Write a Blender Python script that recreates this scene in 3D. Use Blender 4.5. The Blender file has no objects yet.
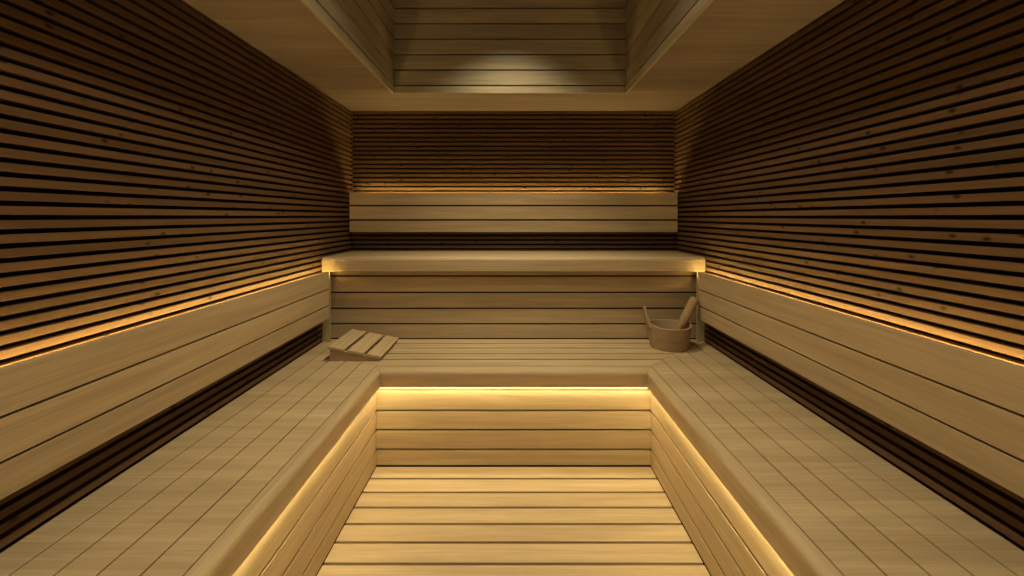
import bpy, bmesh, math, random
from mathutils import Vector, Matrix
random.seed(7)

U = 0.0076                 # metres per layout unit
F = 420.0                  # layout units of depth for r = 1 (rear slat face)
H = 174.0                  # camera height above the floor in layout units
DEP = F * U
def P(X, r, Z): return Vector((X * U, r * DEP, (Z + H) * U))

# ------------------------------------------------------------ camera, world, exposure
sc = bpy.context.scene
cam_d = bpy.data.cameras.new('camera')
cam = bpy.data.objects.new('camera', cam_d)
sc.collection.objects.link(cam)
cam.location = P(0, 0, 0)
cam.rotation_euler = (math.pi / 2, 0, 0)
cam_d.sensor_width = 36
cam_d.lens = F / 1024 * 36
cam_d.shift_x = -1.5 / 1024
cam_d.shift_y = -71.5 / 1024
cam_d.clip_start = 0.02
sc.camera = cam
w = bpy.data.worlds.new('world'); sc.world = w; w.use_nodes = True
w.node_tree.nodes['Background'].inputs[0].default_value = (1.0, 0.84, 0.62, 1)
w.node_tree.nodes['Background'].inputs[1].default_value = 0.28
sc.view_settings.view_transform = 'Standard'
sc.view_settings.look = 'None'
sc.view_settings.gamma = 1
sc.view_settings.use_curve_mapping = False
sc.view_settings.exposure = 0.0
sc.cycles.max_bounces = 10
sc.cycles.diffuse_bounces = 7
sc.cycles.use_denoising = True

LED_COL = (1.0, 0.71, 0.22, 1)
SPOT_COL = (1.0, 0.85, 0.54)
E_WALL = 68.0      # strips behind the backrests
E_REAR = 80.0
E_PIT = 42.0        # strips under the lower bench edge

# downlights in the ceiling well: X, r, watts, half cone (deg)
WELL_TOP = 196.0
SPOTS = [(-3, 0.70, 125, 53), (-3, 0.47, 46, 66), (-3, 0.22, 62, 69), (-3, -0.06, 50, 67)]
for (X, r, e, a) in SPOTS:
    ld = bpy.data.lights.new('downlight_beam', 'SPOT')
    ld.energy = e; ld.color = SPOT_COL; ld.spot_size = math.radians(2 * a); ld.spot_blend = 1.0
    ld.shadow_soft_size = 0.05
    lo = bpy.data.objects.new('downlight_beam', ld); sc.collection.objects.link(lo)
    lo.location = P(X, r, WELL_TOP - 1.5)

# ------------------------------------------------------------ materials
def wood(name, c1, c2, axis='X', dark=0.82, rough=0.6, vary=0.10, scale=1.0, knots=False, bands=0.0, per_island=True):
    m = bpy.data.materials.new(name); m.use_nodes = True
    nt = m.node_tree; N = nt.nodes; L = nt.links
    b = N['Principled BSDF']; b.inputs['Roughness'].default_value = rough
    b.inputs['Specular IOR Level'].default_value = 0.25
    tc = N.new('ShaderNodeTexCoord'); geo = N.new('ShaderNodeNewGeometry')
    add = N.new('ShaderNodeVectorMath'); add.operation = 'ADD'
    sm = N.new('ShaderNodeVectorMath'); sm.operation = 'SCALE'
    comb = N.new('ShaderNodeCombineXYZ')
    for i in range(3): L.new(geo.outputs['Random Per Island'], comb.inputs[i])
    L.new(comb.outputs[0], sm.inputs[0]); sm.inputs['Scale'].default_value = 13.7 if per_island else 0.0
    L.new(tc.outputs['Object'], add.inputs[0]); L.new(sm.outputs[0], add.inputs[1])
    def mapped(along, across):
        mp = N.new('ShaderNodeMapping'); s = [across * scale] * 3
        s['XYZ'.index(axis)] = along * scale
        mp.inputs['Scale'].default_value = s; L.new(add.outputs[0], mp.inputs['Vector']); return mp
    def noise(along, across, detail=4, dist=0.0):
        mp = mapped(along, across); n = N.new('ShaderNodeTexNoise')
        n.inputs['Scale'].default_value = 1; n.inputs['Detail'].default_value = detail
        n.inputs['Roughness'].default_value = 0.6; n.inputs['Distortion'].default_value = dist
        L.new(mp.outputs[0], n.inputs['Vector']); return n
    def ramp(src, p0, v0, p1, v1):
        r = N.new('ShaderNodeMapRange'); r.inputs['From Min'].default_value = p0; r.inputs['From Max'].default_value = p1
        r.inputs['To Min'].default_value = v0; r.inputs['To Max'].default_value = v1
        L.new(src, r.inputs['Value']); return r.outputs[0]
    def mul(a, bb):
        x = N.new('ShaderNodeMath'); x.operation = 'MULTIPLY'; L.new(a, x.inputs[0]); L.new(bb, x.inputs[1]); return x.outputs[0]
    n1 = noise(0.9, 11, 3, 0.6); n2 = noise(3.5, 150, 3); n3 = noise(1.2, 34, 4, 0.3)
    mix = N.new('ShaderNodeMix'); mix.data_type = 'RGBA'
    mix.inputs['A'].default_value = (*c1, 1); mix.inputs['B'].default_value = (*c2, 1)
    L.new(ramp(n1.outputs['Fac'], .32, 0, .68, 1), mix.inputs['Factor'])
    v = mul(ramp(n2.outputs['Fac'], .3, dark, .7, 1.0), ramp(n3.outputs['Fac'], .3, dark + .04, .65, 1.03))
    v = mul(v, ramp(geo.outputs['Random Per Island'], 0, 1 - vary, 1, 1 + vary))
    if bands:
        nb = noise(0.35, 7.5, 1)
        v = mul(v, ramp(nb.outputs['Fac'], .35, 1 - bands, .65, 1 + bands))
    if knots:
        mp = N.new('ShaderNodeMapping'); s = [24.0] * 3; s['XYZ'.index(axis)] = 13.0
        mp.inputs['Scale'].default_value = s; L.new(add.outputs[0], mp.inputs['Vector'])
        vo = N.new('ShaderNodeTexVoronoi'); vo.inputs['Scale'].default_value = 1
        L.new(mp.outputs[0], vo.inputs['Vector'])
        v = mul(v, ramp(vo.outputs['Distance'], .08, .15, .20, 1.0))
    vm = N.new('ShaderNodeVectorMath'); vm.operation = 'SCALE'
    L.new(mix.outputs['Result'], vm.inputs[0]); L.new(v, vm.inputs['Scale'])
    L.new(vm.outputs[0], b.inputs['Base Color'])
    bp = N.new('ShaderNodeBump'); bp.inputs['Strength'].default_value = 0.12; bp.inputs['Distance'].default_value = 0.001
    L.new(n2.outputs['Fac'], bp.inputs['Height']); L.new(bp.outputs[0], b.inputs['Normal'])
    return m

def plain(name, c, rough=0.8):
    m = bpy.data.materials.new(name); m.use_nodes = True
    nt = m.node_tree; b = nt.nodes['Principled BSDF']
    n = nt.nodes.new('ShaderNodeTexNoise'); n.inputs['Scale'].default_value = 40
    mx = nt.nodes.new('ShaderNodeMix'); mx.data_type = 'RGBA'
    mx.inputs['A'].default_value = (*[k * .85 for k in c], 1); mx.inputs['B'].default_value = (*c, 1)
    nt.links.new(n.outputs['Fac'], mx.inputs['Factor']); nt.links.new(mx.outputs['Result'], b.inputs['Base Color'])
    b.inputs['Roughness'].default_value = rough; b.inputs['Specular IOR Level'].default_value = 0.2
    return m

def glow(name, col, s):
    m = bpy.data.materials.new(name); m.use_nodes = True
    b = m.node_tree.nodes['Principled BSDF']
    b.inputs['Base Color'].default_value = (.8, .7, .5, 1)
    b.inputs['Emission Color'].default_value = col; b.inputs['Emission Strength'].default_value = s
    return m

A1, A2 = (0.57, 0.435, 0.262), (0.48, 0.355, 0.20)      # pale bench timber
M_X = wood('pale_timber_along_x', A1, A2, 'X')
M_Y = wood('pale_timber_along_y', A1, A2, 'Y')
M_Z = wood('pale_timber_upright', A1, A2, 'Z')
M_SEAT = wood('pale_timber_seat_crossgrain', A1, A2, 'X', bands=.04, vary=.02, per_island=False)
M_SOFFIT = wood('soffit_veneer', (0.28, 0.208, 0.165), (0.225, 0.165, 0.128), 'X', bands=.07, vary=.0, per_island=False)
M_WELL = wood('well_timber_x', (0.52, 0.44, 0.30), (0.41, 0.345, 0.23), 'X', dark=.75)
M_WELLY = wood('well_timber_y', (0.52, 0.44, 0.30), (0.41, 0.345, 0.23), 'Y', dark=.75)
D1, D2 = (0.175, 0.095, 0.044), (0.122, 0.065, 0.029)    # heat-treated slat timber
M_SLX = wood('slat_timber_x', D1, D2, 'X', vary=.14, knots=True)
M_SLY = wood('slat_timber_y', D1, D2, 'Y', vary=.14, knots=True)
M_BACK = plain('dark_wall_board', (0.008, 0.006, 0.004))
M_GAP = plain('dark_backing_board', (0.016, 0.010, 0.005))
M_PAIL = wood('pail_timber', (0.46, 0.325, 0.195), (0.39, 0.27, 0.16), 'X', vary=.03)
M_SPOON = wood('ladle_timber', (0.44, 0.30, 0.16), (0.37, 0.245, 0.13), 'Z')
M_WATER = plain('pail_bottom', (0.25, 0.15, 0.07), .5)
M_METAL = plain('lamp_trim', (0.35, 0.33, 0.30), .35)
M_LEDW = glow('wall_strip_light', LED_COL, E_WALL)
M_LEDR = glow('rear_strip_light', LED_COL, E_REAR)
M_LEDP = glow('pit_strip_light', (1, .85, .43, 1), E_PIT)
M_LENS = glow('downlight_lens', (*SPOT_COL, 1), 6)

# ------------------------------------------------------------ mesh helpers
def ident(v): return v
class MB:
    """collects boards into one mesh; coordinates in layout units (X, depth in units, Z)"""
    def __init__(s): s.bm = bmesh.new()
    def _add(s, verts, faces, bev=0.0, seg=2, only=None):
        b = bmesh.new()
        vs = [b.verts.new((v[0] * U, v[1] * U, (v[2] + H) * U)) for v in verts]
        for f in faces: b.faces.new([vs[i] for i in f])
        bmesh.ops.recalc_face_normals(b, faces=b.faces)
        if bev > 0:
            bmesh.ops.bevel(b, geom=list(b.edges), offset=bev * U, segments=seg, affect='EDGES', profile=0.5, clamp_overlap=True)
        me = bpy.data.meshes.new('tmp'); b.to_mesh(me); b.free(); s.bm.from_mesh(me); bpy.data.meshes.remove(me)
    def box(s, x0, x1, y0, y1, z0, z1, bev=0.15):
        v = [(x, y, z) for x in (x0, x1) for y in (y0, y1) for z in (z0, z1)]
        s._add(v, [(0, 1, 3, 2), (4, 6, 7, 5), (0, 4, 5, 1), (2, 3, 7, 6), (0, 2, 6, 4), (1, 5, 7, 3)], bev)
    def prism(s, pts, z0, z1, bev=0.15):
        n = len(pts)
        v = [(p[0], p[1], z0) for p in pts] + [(p[0], p[1], z1) for p in pts]
        s._add(v, [tuple(range(n))[::-1], tuple(range(n, 2 * n))] + [(i, (i + 1) % n, n + (i + 1) % n, n + i) for i in range(n)], bev)
    def loft(s, ringA, ringB):
        n = len(ringA)
        s._add(list(ringA) + list(ringB), [tuple(range(n)), tuple(range(n, 2 * n))[::-1]] +
               [(i, n + i, n + (i + 1) % n, (i + 1) % n) for i in range(n)])
    def build(s, name, mat, parent=None, smooth=False, weighted=False):
        me = bpy.data.meshes.new(name); bmesh.ops.recalc_face_normals(s.bm, faces=s.bm.faces)
        s.bm.to_mesh(me); s.bm.free()
        me.materials.append(mat)
        if smooth:
            for p in me.polygons: p.use_smooth = True
            me.set_sharp_from_angle(angle=math.radians(35))
        o = bpy.data.objects.new(name, me); sc.collection.objects.link(o)
        if weighted:
            wn = o.modifiers.new('weighted_normals', 'WEIGHTED_NORMAL'); wn.keep_sharp = True
        if parent is not None:
            o.parent = parent
            if parent.type == 'EMPTY': o.matrix_parent_inverse = Matrix.Translation(-parent.location)
        return o
def thing(name, label, cat, loc, group=None):
    o = bpy.data.objects.new(name, None); sc.collection.objects.link(o)
    o.location = loc; o.empty_display_size = .1
    o['label'] = label; o['category'] = cat
    if group: o['group'] = group
    return o
def struct(o): o['kind'] = 'structure'; return o

FR = -0.25 * F            # depth of the wall behind the camera
WX = 161.5                # slat faces
BXK = 164.6               # wall board behind the slats
SEATZ = -105.5; CEIL = 105.5; FLOOR = -174.0

# ------------------------------------------------------------ setting
m = MB()
r = .697
g = [.697, .664, .631, .598, .566, .534, .501]
while g[-1] * F > FR + 14: g.append(g[-1] - .0325)
for a, b in zip(g, g[1:]): m.box(-95.3, 95.3, b * F + .85, a * F - .85, FLOOR - 3.2, FLOOR, .15)
m.box(-95.3, 95.3, FR, g[-1] * F - .3, FLOOR - 3.2, FLOOR, .22)
fl = struct(m.build('floor', M_X))
m = MB(); m.box(-175, 175, FR - 8, F + 14, FLOOR - 9, FLOOR - 3.4, 0); m.build('subfloor', M_GAP, fl)

def gaps(first, pitch, lo, hi):
    out = []; k = math.floor((lo - first) / pitch)
    while first + k * pitch < hi:
        out.append(first + k * pitch); k += 1
    return out
GAP = 1.78
for side, sx in (('left', -1), ('right', 1)):
    m = MB(); m.box(*sorted((sx * BXK, sx * (BXK + 8))), FR - 8, F + 12, FLOOR - 9, CEIL + 6, 0)
    wl = struct(m.build('wall_' + side, M_BACK))
    m = MB(); zs = gaps(-0.3, 4.58, SEATZ - 3, CEIL + 2)
    for z in zs:
        a, b = z + GAP / 2, z + 4.58 - GAP / 2
        b = min(b, CEIL - .3)
        if b - a < .6: continue
        m.box(*sorted((sx * WX, sx * (BXK + .05))), FR + .2, F + 2.6, a, b, .1)
    m.build('slat_cladding', M_SLY, wl)
m = MB(); m.box(-175, 175, F + 3.1, F + 12, FLOOR - 9, CEIL + 6, 0)
wl = struct(m.build('wall_back', M_BACK))
m = MB(); zs = gaps(30.1, 4.47, SEATZ - 3, CEIL + 2)
for z in zs:
    a, b = z + GAP / 2, min(z + 4.47 - GAP / 2, CEIL - .3)
    if b - a < .6: continue
    m.box(-WX + .3, WX - .3, F, F + 3.2, a, b, .1)
m.build('slat_cladding', M_SLX, wl)
# ceiling: soffit ring around a raised well
WL, WR, WB, WF = -102.0, 95.5, .854 * F, -.16 * F
m = MB()
m.box(-175, WL - 2.35, FR - 8, F + 12, CEIL, CEIL + 3, 0)
m.box(WR + 2.35, 175, FR - 8, F + 12, CEIL, CEIL + 3, 0)
m.box(WL - 2.35, WR + 2.35, WB + 2.35, F + 12, CEIL, CEIL + 3, 0)
m.box(WL - 2.35, WR + 2.35, FR - 8, WF - 2.35, CEIL, CEIL + 3, 0)
ce = struct(m.build('ceiling', M_SOFFIT))
wz = [CEIL - .6, 111.9]
while wz[-1] < WELL_TOP: wz.append(wz[-1] + 13.2)
mx = MB(); my = MB(); mo = MB()
for a, b in zip(wz, wz[1:]):
    b = min(b, WELL_TOP + .2)
    mx.box(WL, WR, WB, WB + 2.4, a + .6, b - .6, .1)
    mx.box(WL, WR, WF - 2.4, WF, a + .6, b - .6, .1)
    my.box(WL - 2.4, WL, WF - 2, WB + 2, a + .6, b - .6, .1)
    my.box(WR, WR + 2.4, WF - 2, WB + 2, a + .6, b - .6, .1)
mx.build('well_panelling', M_WELL, ce); my.build('well_panelling', M_WELLY, ce)
mo.box(WL - 6, WR + 6, WB + 2.2, WB + 5, CEIL + 1, WELL_TOP + 4, 0)
mo.box(WL - 6, WR + 6, WF - 5, WF - 2.2, CEIL + 1, WELL_TOP + 4, 0)
mo.box(WL - 5, WL - 2.2, WF - 5, WB + 5, CEIL + 1, WELL_TOP + 4, 0)
mo.box(WR + 2.2, WR + 5, WF - 5, WB + 5, CEIL + 1, WELL_TOP + 4, 0)
mo.build('well_casing', M_GAP, ce)
m = MB(); x = WL - 4
while x < WR + 4:
    m.box(x + .1, x + 13, WF - 4, WB + 4, WELL_TOP + .3, WELL_TOP + 3, .2); x += 13.1
m.build('well_lid', M_WELLY, ce)

# ------------------------------------------------------------ lower bench (U-shaped)
NX, NR = 91.1, .683 * F           # nose face
GX = [97.0, 109.7, 122.6, 135.2, 148.3, WX - .4]
GR = [.7057 * F, .738 * F, .770 * F, .802 * F, .832 * F, .862 * F]
T = 3.4
LIPZ = -116.8
bench = thing('lower_bench', 'wide lower wooden bench wrapping three sides of the sunken floor', 'bench', P(0, .74, FLOOR))
EPS = .37
m = MB()
for i in range(5):
    y0, y1 = GR[i] + .85, GR[i + 1] - .85
    x0, x1 = GX[i] + .4, GX[i + 1] - .4
    m.prism([(-x0, y0), (x0, y0), (x1, y1), (-x1, y1)], SEATZ - T, SEATZ, .12)
m.build('seat', M_X, bench)
for sx in (-1, 1):
    m = MB()
    for i in range(5):
        x0, x1 = GX[i] + EPS, GX[i + 1] - EPS
        y0, y1 = GR[i] + .3, GR[i + 1] - .35
        m.prism([(sx * x0, FR + .3), (sx * x1, FR + .3), (sx * x1, y1), (sx * x0, y0)], SEATZ - T, SEATZ, .12)
    m.build('seat', M_SEAT, bench)
# front edge profile: d = distance behind the nose face, z
RAD = 2.9
D_IN = 5.7
def edge_profile(din, lip_z=LIPZ, top=SEATZ, rad=RAD):
    pts = []
    for k in range(9):
        a = math.pi / 2 * k / 8
        pts.append((rad - rad * math.sin(a), top - rad + rad * math.cos(a)))   # top rounding, from top surface to face
    pts = pts + [(0, lip_z + .25), (.25, lip_z), (.8, lip_z), (.8, lip_z + 1.4), (din, lip_z + 1.4)]
    pts.append((din, top))
    return pts
m = MB()
pr = edge_profile(GR[0] - NR - .2)
sxr = (GX[0] - NX - .2) / (GR[0] - NR - .2)
m.loft([(-(NX + d * sxr) + .08, NR + d, z) for d, z in pr], [((NX + d * sxr) - .08, NR + d, z) for d, z in pr])
m.build('front_edge', M_X, bench, True, True)
prs = edge_profile(GX[0] - NX - .2)
for sx in (-1, 1):
    m = MB()
    m.loft([(sx * (NX + d), FR + .3, z) for d, z in prs], [(sx * (NX + d), NR + d / sxr - .08, z) for d, z in prs])
    m.build('front_edge', M_Y, bench, True, True)
# fascia boards below, on a dark backing added to stop light leaking through the gaps
FX, FRR = 95.5, .697 * F
fz = [-120.9, -135.3, -148.8, -162.5, -174.0]
m = MB()
for a, b in zip(fz, fz[1:]): m.box(-FX - .1, FX + .1, FRR, FRR + 2, b + .68, a - .68, .1)
m.build('fascia', M_X, bench)
for sx in (-1, 1):
    m = MB()
    for a, b in zip([LIPZ + 1.8] + fz[1:], fz[1:]): m.box(*sorted((sx * FX, sx * (FX + 2))), FR + .3, FRR - .1, b + .68, a - .68, .1)
    m.build('fascia', M_Y, bench)
m = MB()
m.box(-FX - 2.1, FX + 2.1, FRR + 2.05, FRR + 4, FLOOR, SEATZ - T - .1, 0)
m.box(-WX + 1, WX - 1, FRR + 4.5, .9 * F, SEATZ - T - 3, SEATZ - T - 1.5, 0)
for sx in (-1, 1): m.box(*sorted((sx * (FX + 4.5), sx * (WX - 1))), FR + .3, FRR + 4.4, SEATZ - T - 3, SEATZ - T - 1.5, 0)
for sx in (-1, 1):
    m.box(*sorted((sx * (FX + 2.05), sx * (FX + 4))), FR + .3, FRR + 2, FLOOR, SEATZ - T - .1, 0)
m.build('backing_board', M_GAP, bench)
# cap strip closing the fascia, then the light strips in the groove under the edge
m = MB(); m.box(-FX - .1, FX + .1, FRR - .1, FRR + 2, -120.5, LIPZ + 1.38, .1)
m.build('cap_strip', M_X, bench)
ZT, ZB = LIPZ + 1.35, LIPZ + .08
m = MB(); m.box(-NX - .9, NX + .9, NR + .95, NR + 2.1, ZB, ZT, .1)
ls = m.build('light_strip', M_LEDP, bench); ls['label'] = 'glowing warm yellow light strip'
for sx in (-1, 1):
    m = MB(); m.box(*sorted((sx * (NX + .95), sx * (NX + 2.1))), FR + .4, NR + .8, ZB, ZT, .1)
    ls = m.build('light_strip', M_LEDP, bench); ls['label'] = 'glowing warm yellow light strip'

# ------------------------------------------------------------ upper bench
ub = thing('upper_bench', 'raised upper wooden bench with thick rounded seat across the rear wall', 'bench', P(0, .92, SEATZ))
UZ = -34.4; UB = -46.6; UF = .841 * F
pr = edge_profile(9, UB, UZ, 2.8)[:9] + [(0, UB + .6), (.6, UB), (9, UB), (9, UZ)]
m = MB(); m.loft([(-WX + .25, UF + d, z) for d, z in pr], [(WX - .25, UF + d, z) for d, z in pr])
m.build('front_edge', M_X, ub, True, True)
m = MB(); y = UF + 9.1; n = 4; wd = (F - .3 - y) / n
for i in range(n): m.box(-WX + .25, WX - .25, y + i * wd + .08, y + (i + 1) * wd - .08, UZ - T, UZ, .1)
m.build('seat', M_X, ub)
uf = [-47.0, -51.3, -65.5, -79.2, -92.6, -105.5]
m = MB()
for a, b in zip(uf, uf[1:]): m.box(-160, 160, .862 * F, .862 * F + 2, b + .68, a - .68, .1)
m.build('fascia', M_X, ub)
m = MB(); m.box(-WX + .3, WX - .3, .862 * F + 2.05, .862 * F + 4, SEATZ + .1, UB + 3, 0)
m.build('backing_board', M_GAP, ub)
for sx in (-1, 1):
    m = MB(); m.box(*sorted((sx * 154.7, sx * (WX - .3))), .8425 * F, .8425 * F + 1.6, SEATZ + .05, UB - .1, .25)
    m.build('end_post', M_Z, ub)

# ------------------------------------------------------------ backrests
RX, RE = 151.5, .821 * F
def side_rest(sx, label):
    t = thing('backrest', label, 'backrest', P(sx * RX, .45, -84), 'backrests along the side walls')
    x = RX; k = RX / 513.5
    m = MB()
    for a, b in ((369.6, 416.7), (419.9, 462.2), (465.4, 500.4)):
        m.box(*sorted((sx * x, sx * (x + 2.2))), FR + .4, RE, (216.5 - b) * k, (216.5 - a) * k, .1)
    m.build('panel', M_Y, t)
    m = MB(); m.box(*sorted((sx * (x + 2.22), sx * (x + 2.8))), FR + .6, RE - .3, -82.8, -46.4, 0)
    m.build('backing_board', M_GAP, t)  # dark sheet added so strip light does not shine between the boards
    for rr in (.72, .42, .12, -.15):
        m = MB(); m.box(*sorted((sx * (x + 2.7), sx * (WX + .02))), rr * F - 3, rr * F + 3, -82, -53.1, .1)
        m.build('bracket', M_GAP, t)
    m = MB(); m.box(*sorted((sx * (x + 2.75), sx * (BXK - .1))), FR + 1, .834 * F, -53.0, -50.7, 0)
    m.build('light_stop_rail', M_GAP, t)  # unseen rail added to block strip light leaking down the wall
    m = MB(); m.box(*sorted((sx * (x + 3.8), sx * (x + 5.1))), FR + 1, .833 * F, -50.6, -49.5, .1)
    o = m.build('light_strip', M_LEDW, t); o['label'] = 'warm light strip hidden behind the top board'
side_rest(-1, 'long pale plank backrest on the left slatted wall, lit from behind')
side_rest(1, 'long pale plank backrest on the right slatted wall, lit from behind')
t = thing('backrest', 'plank backrest on the rear slatted wall above the upper bench', 'backrest', P(0, .985, -15))
yb = F - 9.0
k = yb / F
m = MB()
for a, b in ((192.6, 204.9), (206.4, 219.2), (220.8, 232.1)):
    m.box(-WX + .9, WX - .9, yb, yb + 2.2, (216.5 - b) * k, (216.5 - a) * k, .22)
m.build('panel', M_X, t)
m = MB(); m.box(-WX + 1, WX - 1, yb + 2.22, yb + 2.8, -14.6, 22.6, 0); m.build('backing_board', M_GAP, t)  # dark sheet added to keep strip light out of the rear board gaps
for X in (-140, -47, 47, 140):
    m = MB(); m.box(X - 3, X + 3, yb + 2.7, F + .02, -13, 10.1, .1); m.build('bracket', M_GAP, t)
m = MB(); m.box(-WX + 1, WX - 1, yb + 2.82, F + 3, 16.4, 18.5, 0); m.build('light_stop_rail', M_GAP, t)  # added light stop below the rear strip, out of sight
m = MB(); m.box(-WX + 9, WX - 9, yb + 4.7, yb + 5.9, 18.6, 19.7, .1)
o = m.build('light_strip', M_LEDR, t); o['label'] = 'warm light strip hidden behind the top board'

# ------------------------------------------------------------ headrest
hr = thing('headrest', 'sloping three-slat wooden headrest lying on the lower bench', 'headrest', P(-116, .79, SEATZ))
HF, HB = .727 * F, .839 * F
def hz(x): return -94.3 - (x + 135.2) * (7.4 / 39.2)      # sloping top
for x0, x1 in ((-135.2, -123.4), (-121.0, -109.0), (-106.8, -96.3)):
    z0, z1 = hz(x0), hz(x1); th = 2.1
    m = MB(); nx = th * .18
    ring = lambda y: [(x0, y, z0), (x1, y, z1), (x1 - nx, y, z1 - th), (x0 - nx, y, z0 - th)]
    a, b = ring(HF), ring(HB)
    m._add(a + b, [(0, 1, 2, 3), (7, 6, 5, 4), (0, 4, 5, 1), (1, 5, 6, 2), (2, 6, 7, 3), (3, 7, 4, 0)], .3)
    m.build('slat', M_Y, hr)
for y0, y1 in ((HF + 1.2, HF + 4.0), (HB - 4.2, HB - 1.4)):
    m = MB(); xa, xb = -134.2, -97.2
    pts = [(xa, SEATZ + .02), (xb, SEATZ + .02), (xb, hz(xb) - 2.05), (xa, hz(xa) - 2.05)]
    a = [(p[0], y0, p[1]) for p in pts]; b = [(p[0], y1, p[1]) for p in pts]
    m._add(a + b, [(0, 1, 2, 3), (7, 6, 5, 4), (0, 4, 5, 1), (1, 5, 6, 2), (2, 6, 7, 3), (3, 7, 4, 0)], .2)
    m.build('wedge_support', M_PAIL, hr)

# ------------------------------------------------------------ pail and ladle
PX, PY = 126.2, .811 * F
pl = thing('pail', 'round wooden sauna pail with one tall upright stave handle', 'pail', P(PX, .811, SEATZ))
RB, RT, PH = 14.9, 17.4, 18.2
NS = 72
def rim_lift(a):        # the wall sweeps up towards the handle (left) and a little on the right
    c = math.cos(a)
    return 2.2 * max(0, -c) ** 6 + 1.0 * max(0, c) ** 3
def ringr(f): return RB + (RT - RB) * f
bm = bmesh.new(); rows = []
prof = [(0, 0, .0), (1, 0, 0)]
def vrt(rad, z, a): return bm.verts.new(((PX + rad * math.cos(a)) * U, (PY + rad * math.sin(a)) * U, (SEATZ + .02 + z + H) * U))
spec = []   # (radius fn, height fn)
for f in (0, .03, .25, .5, .75, .93): spec.append((lambda a, f=f: ringr(f) - (.5 if f == 0 else 0), lambda a, f=f: f * (PH + rim_lift(a))))
spec.append((lambda a: RT + .02, lambda a: PH + rim_lift(a) - .5))
spec.append((lambda a: RT - .3, lambda a: PH + rim_lift(a) - .05))
spec.append((lambda a: RT - .8, lambda a: PH + rim_lift(a) + .05))
spec.append((lambda a: RT - 1.4, lambda a: PH + rim_lift(a) - .3))
for f in (.85, .5, .15): spec.append((lambda a, f=f: ringr(f) - 1.7, lambda a, f=f: f * (PH + rim_lift(a))))
for rf, hf in spec:
    rows.append([vrt(rf(2 * math.pi * i / NS), hf(2 * math.pi * i / NS), 2 * math.pi * i / NS) for i in range(NS)])
for A, B in zip(rows, rows[1:]):
    for i in range(NS): bm.faces.new((A[i], A[(i + 1) % NS], B[(i + 1) % NS], B[i]))
bm.faces.new(rows[0][::-1]); bm.faces.new(rows[-1])
mm = MB(); mm.bm.free(); mm.bm = bm; mm.build('body', M_PAIL, pl, True)
# handle stave: curved strip rising from the left rim, leaning outwards
hs = MB(); hs.bm.free(); hs.bm = bmesh.new()
secs = []
NSEC = 16
for i in range(NSEC + 1):
    f = i / NSEC
    z = 15.5 + f * 17.0
    wdt = 4.4 * (1 - f) ** 1.8 + 2.4            # half width across
    if f > .93: wdt *= .86
    lean = RT - 1.15 + 3.7 * f + .35 * math.sin(math.pi * f)
    tk = 1.15 + .3 * math.sin(math.pi * min(1, f * 1.1)) + .2 * f
    ring = []
    for q in range(16):
        a = 2 * math.pi * q / 16
        ca, sa = math.cos(a), math.sin(a)
        tx = math.copysign(abs(ca) ** .6, ca) * tk; ty = math.copysign(abs(sa) ** .6, sa) * wdt
        curve = (1 - f) ** 1.2 * (ty ** 2) / (2 * RT)
        ring.append(hs.bm.verts.new(((PX - lean - tx + curve) * U, (PY + ty) * U, (SEATZ + z - (ty / 3.2) ** 2 * .12 * f + H) * U)))
    secs.append(ring)
for A, B in zip(secs, secs[1:]):
    for i in range(16): hs.bm.faces.new((A[i], A[(i + 1) % 16], B[(i + 1) % 16], B[i]))
hs.bm.faces.new(secs[0]); hs.bm.faces.new(secs[-1])
hs.build('handle', M_PAIL, pl, True)

def tube(path, radii, n=24):
    b = bmesh.new(); rings = []
    for i, p in enumerate(path):
        p = Vector(p); q0 = Vector(path[max(0, i - 1)]); q1 = Vector(path[min(len(path) - 1, i + 1)])
        tdir = (q1 - q0).normalized(); u = tdir.cross(Vector((0, 1, 0))).normalized(); v = tdir.cross(u)
        rings.append([b.verts.new(((pt.x) * U, pt.y * U, (pt.z + H) * U)) for pt in
                      [p + (u * math.cos(2 * math.pi * k / n) + v * math.sin(2 * math.pi * k / n)) * radii[i] for k in range(n)]])
    for A, B in zip(rings, rings[1:]):
        for k in range(n): b.faces.new((A[k], A[(k + 1) % n], B[(k + 1) % n], B[k]))
    b.faces.new(rings[0]); b.faces.new(rings[-1]); return b
ld = thing('ladle', 'thick-handled wooden ladle leaning out of the pail towards the right', 'ladle', P(PX + 3, .811, SEATZ + 2))
base = Vector((PX + 7.0, PY - 1.0, SEATZ + 12.5)); tip = Vector((148.0, PY + 1.0, -66.0))
d = (tip - base).normalized(); Ln = (tip - base).length
steps = [(0, 1.1), (.06, 1.25), (.12, 1.6), (.18, 2.3), (.26, 2.75), (.4, 2.95), (.6, 3.05), (.8, 3.05), (.93, 3.0), (.975, 2.75), (.995, 2.2), (1, 1.3)]
q = MB(); q.bm.free(); q.bm = tube([tuple(base + d * Ln * f) for f, _ in steps], [rr * 1.2 for _, rr in steps]); q.build('handle', M_SPOON, ld, True)
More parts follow.
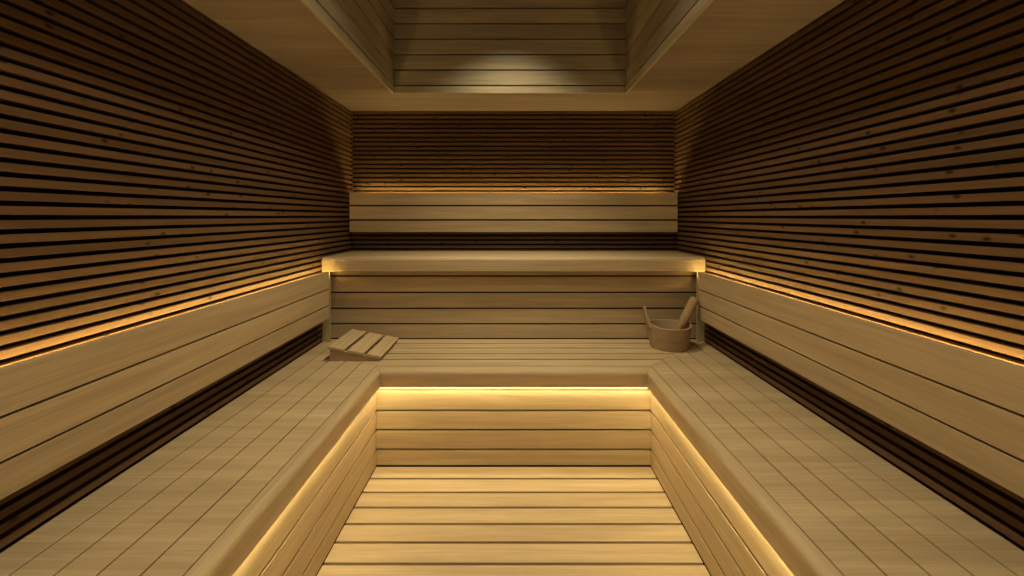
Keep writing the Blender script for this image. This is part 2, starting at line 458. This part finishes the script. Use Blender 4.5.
# bowl inside the pail, hooked below the neck
q = MB(); q.bm.free(); q.bm = bmesh.new()
cb = base - d * 1.5 + Vector((-2.0, 0, -5.2)); R1 = 5.0
rows = []
for (rr, zz) in [(0.4, -3.6), (2.2, -3.4), (3.8, -2.4), (4.7, -.8), (5.0, 1.4), (4.8, 1.8), (4.5, 1.4), (4.2, -.6), (3.3, -1.9), (1.9, -2.8), (.3, -3.0)]:
    rows.append([q.bm.verts.new(((cb.x + rr * math.cos(a)) * U, (cb.y + rr * math.sin(a)) * U, (cb.z + zz + H) * U)) for a in [2 * math.pi * k / 28 for k in range(28)]])
for A, B in zip(rows, rows[1:]):
    for k in range(28): q.bm.faces.new((A[k], A[(k + 1) % 28], B[(k + 1) % 28], B[k]))
q.bm.faces.new(rows[0]); q.bm.faces.new(rows[-1])
q.build('bowl', M_SPOON, ld, True)
nk = base + d * .6; lowp = cb + Vector((4.7, 0, 1.0))
q = MB(); q.bm.free(); q.bm = tube([tuple(lowp), tuple(lowp.lerp(nk, .5) + Vector((.3, 0, 0))), tuple(nk)], [.7, 1.0, 1.15], 16); q.build('neck', M_SPOON, ld, True)

# ------------------------------------------------------------ downlight fittings in the well lid
for (X, r_, e, a), where in zip(SPOTS, ('nearest the rear panelling', 'second from the rear panelling', 'third from the rear panelling', 'farthest from the rear panelling')):
    dl = thing('downlight', 'round recessed downlight in the ceiling well lid, ' + where, 'light', P(X, r_, WELL_TOP), 'downlights in the ceiling well')
    b = bmesh.new()
    rows = []
    for rr, zz in [(6.2, .3), (6.2, -.3), (5.8, -.6), (5.0, -.6), (4.8, .25)]:
        rows.append([b.verts.new(((X + rr * math.cos(t_)) * U, (r_ * F + rr * math.sin(t_)) * U, (WELL_TOP + zz + H) * U)) for t_ in [2 * math.pi * k / 32 for k in range(32)]])
    for A, B in zip(rows, rows[1:]):
        for k in range(32): b.faces.new((A[k], A[(k + 1) % 32], B[(k + 1) % 32], B[k]))
    q = MB(); q.bm.free(); q.bm = b; q.build('trim_ring', M_METAL, dl, True)
    q = MB(); q.bm.free(); q.bm = bmesh.new()
    vv = [q.bm.verts.new(((X + 4.85 * math.cos(t_)) * U, (r_ * F + 4.85 * math.sin(t_)) * U, (WELL_TOP + .2 + H) * U)) for t_ in [2 * math.pi * k / 32 for k in range(32)]]
    q.bm.faces.new(vv); q.build('lens', M_LENS, dl)
